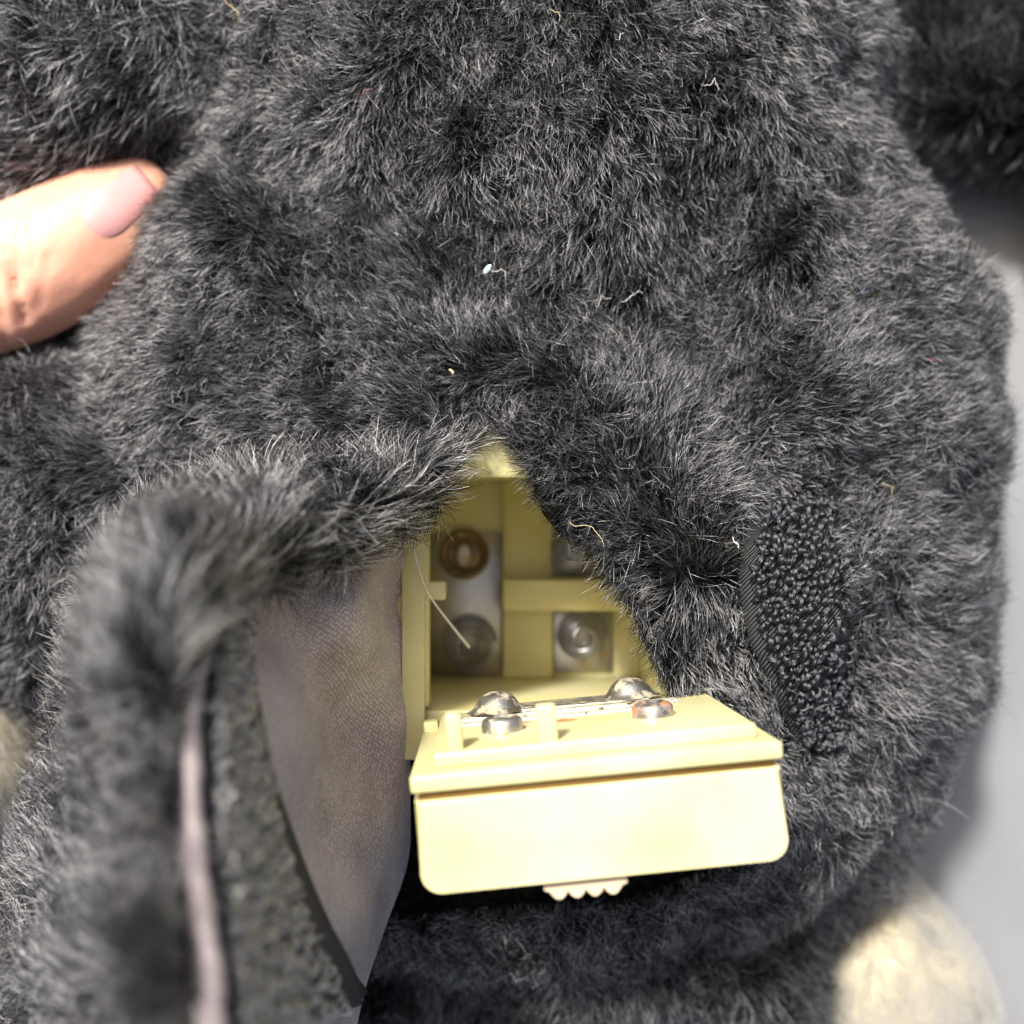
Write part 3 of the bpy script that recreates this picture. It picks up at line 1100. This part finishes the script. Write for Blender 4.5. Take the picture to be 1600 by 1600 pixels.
# nail: a slightly proud curved plate on the thumb
NV, NU = 12, 10
gx, gn = np.zeros((NV + 1, NU + 1, 3)), np.zeros((NV + 1, NU + 1, 3))
ca, cb = np.array([142, 352.]), np.array([232, 282.])
ax = (cb - ca) / np.linalg.norm(cb - ca)
ay = np.array([-ax[1], ax[0]])
for i in range(NV + 1):
    f = i / NV
    for j in range(NU + 1):
        s = (j / NU - 0.5) * 2
        hw = 47 * (1 - 0.22 * f) * (1 - 0.42 * max(0, 1 - f / 0.35) ** 2)
        base = ca + ax * (np.linalg.norm(cb - ca) * f - 14 * (1 - s * s) * (1 - f)) + ay * hw * s
        p, n_ = cast(bvh_h, base[0], base[1], 0.38 - 0.45 * max(abs(s), 1 - f if f < 0.15 else 0) ** 3, -22)
        gx[i, j], gn[i, j] = p, n_
nail = thick_grid("thumb_nail", gx, gn, 0.5, M_nail, hand)

# ------------------------------------------------------------------ lint, thread and bristle
bvh_all = bvh_body
rl = random.Random(3)
def lint(px, py, label, m, length_px=22, ang=0.0, wig=0.5, lift=4.3, r=0.055, name="lint_thread", group="lint caught in the black fur", z=None):
    bm = bmesh.new()
    pts = []
    length_px *= 0.8
    n = 9
    for i in range(n):
        f = i / (n - 1) - 0.5
        a = math.radians(ang)
        x = px + math.cos(a) * f * length_px - math.sin(a) * math.sin(f * 5 + rl.random()) * wig * length_px * 0.4
        y = py - math.sin(a) * f * length_px - math.cos(a) * math.sin(f * 5 + rl.random()) * wig * length_px * 0.4
        p = cast(bvh_all, x, y, lift)[0] if z is None else P(x, y, z)
        pts.append(p)
    add_tube(bm, pts, [r * (0.6 + 0.4 * math.sin(math.pi * i / (n - 1))) for i in range(n)], 6)
    o = obj_bm(name, bm, m, angle=80)
    o['label'] = label
    o['category'] = "lint"
    o['group'] = group
    return o
lint(389, 20, "straw coloured thread at the top edge of the fur", M_straw, 48, -65, 0.4)
lint(868, 40, "curved tan thread in the upper fur", M_straw, 34, -60, 0.6)
lint(930, 466, "white curl of lint in the fur above the opening", M_lint, 40, 20, 0.9)
lint(980, 462, "wavy white lint thread right of the white curl", M_lint, 32, -5, 1.0)
lint(785, 425, "white squiggle of lint over the pale blue fluff", M_lint, 40, -50, 0.8)
lint(1100, 145, "white hooked lint in the upper right fur", M_lint, 26, -30, 0.8)
lint(1352, 248, "short white lint near the bright right edge", M_lint, 20, -20, 0.6)
lint(1368, 757, "cream hooked thread above the fastening patch", M_straw, 30, -70, 0.7)
lint(952, 74, "small cream lint hair near the top", M_lint, 18, 40, 0.5)
lint(1437, 562, "tiny pink lint near the right edge of the fur", M_pink, 18, -40, 0.7)
lint(578, 148, "pink thread lying in the upper left fur", M_pink, 26, 10, 0.8)
lint(1325, 462, "short blue lint hair in the right fur", flat("blue_lint", (0.2, 0.22, 0.5)), 22, 10, 0.4)
lint(716, 580, "cream speck of lint above the opening", M_straw, 12, -70, 0.4, r=0.25)
lint(1131, 838, "white lint fleck left of the fastening patch", M_lint, 16, -70, 0.5, r=0.16)
lint(900, 830, "long pale thread along the rim of the opening", M_straw, 130, -35, 0.35, lift=5)
bm = bmesh.new()
v = bmesh.ops.create_icosphere(bm, subdivisions=3, radius=1.0)['verts']
bmesh.ops.transform(bm, matrix=Matrix.Translation(cast(bvh_body, 762, 443, 7.5)[0]) @ Matrix.Rotation(0.9, 4, 'Z') @ Matrix.Diagonal((1.0, 0.45, 0.45, 1)), verts=v)
for vv in bm.verts:
    vv.co += Vector((rl.uniform(-.12, .12), rl.uniform(-.12, .12), rl.uniform(-.12, .12)))
o = obj_bm("fluff_speck", bm, M_blue)
o['label'] = "pale blue speck of fluff in the middle of the fur"
o['category'] = "lint"
bm = bmesh.new()
pts = [P(640, 815, 4), P(652, 880, 3), P(668, 925, 1), P(700, 970, -4), P(733, 1011, -9)]
A = np.array([list(p) for p in pts])
add_tube(bm, [catmull(A, i / 16) for i in range(17)], [0.08 + 0.17 * i / 16 for i in range(17)], 8)
o = obj_bm("bristle", bm, M_bristle)
o['label'] = "straight white bristle poking into the battery box"
o['category'] = "bristle"
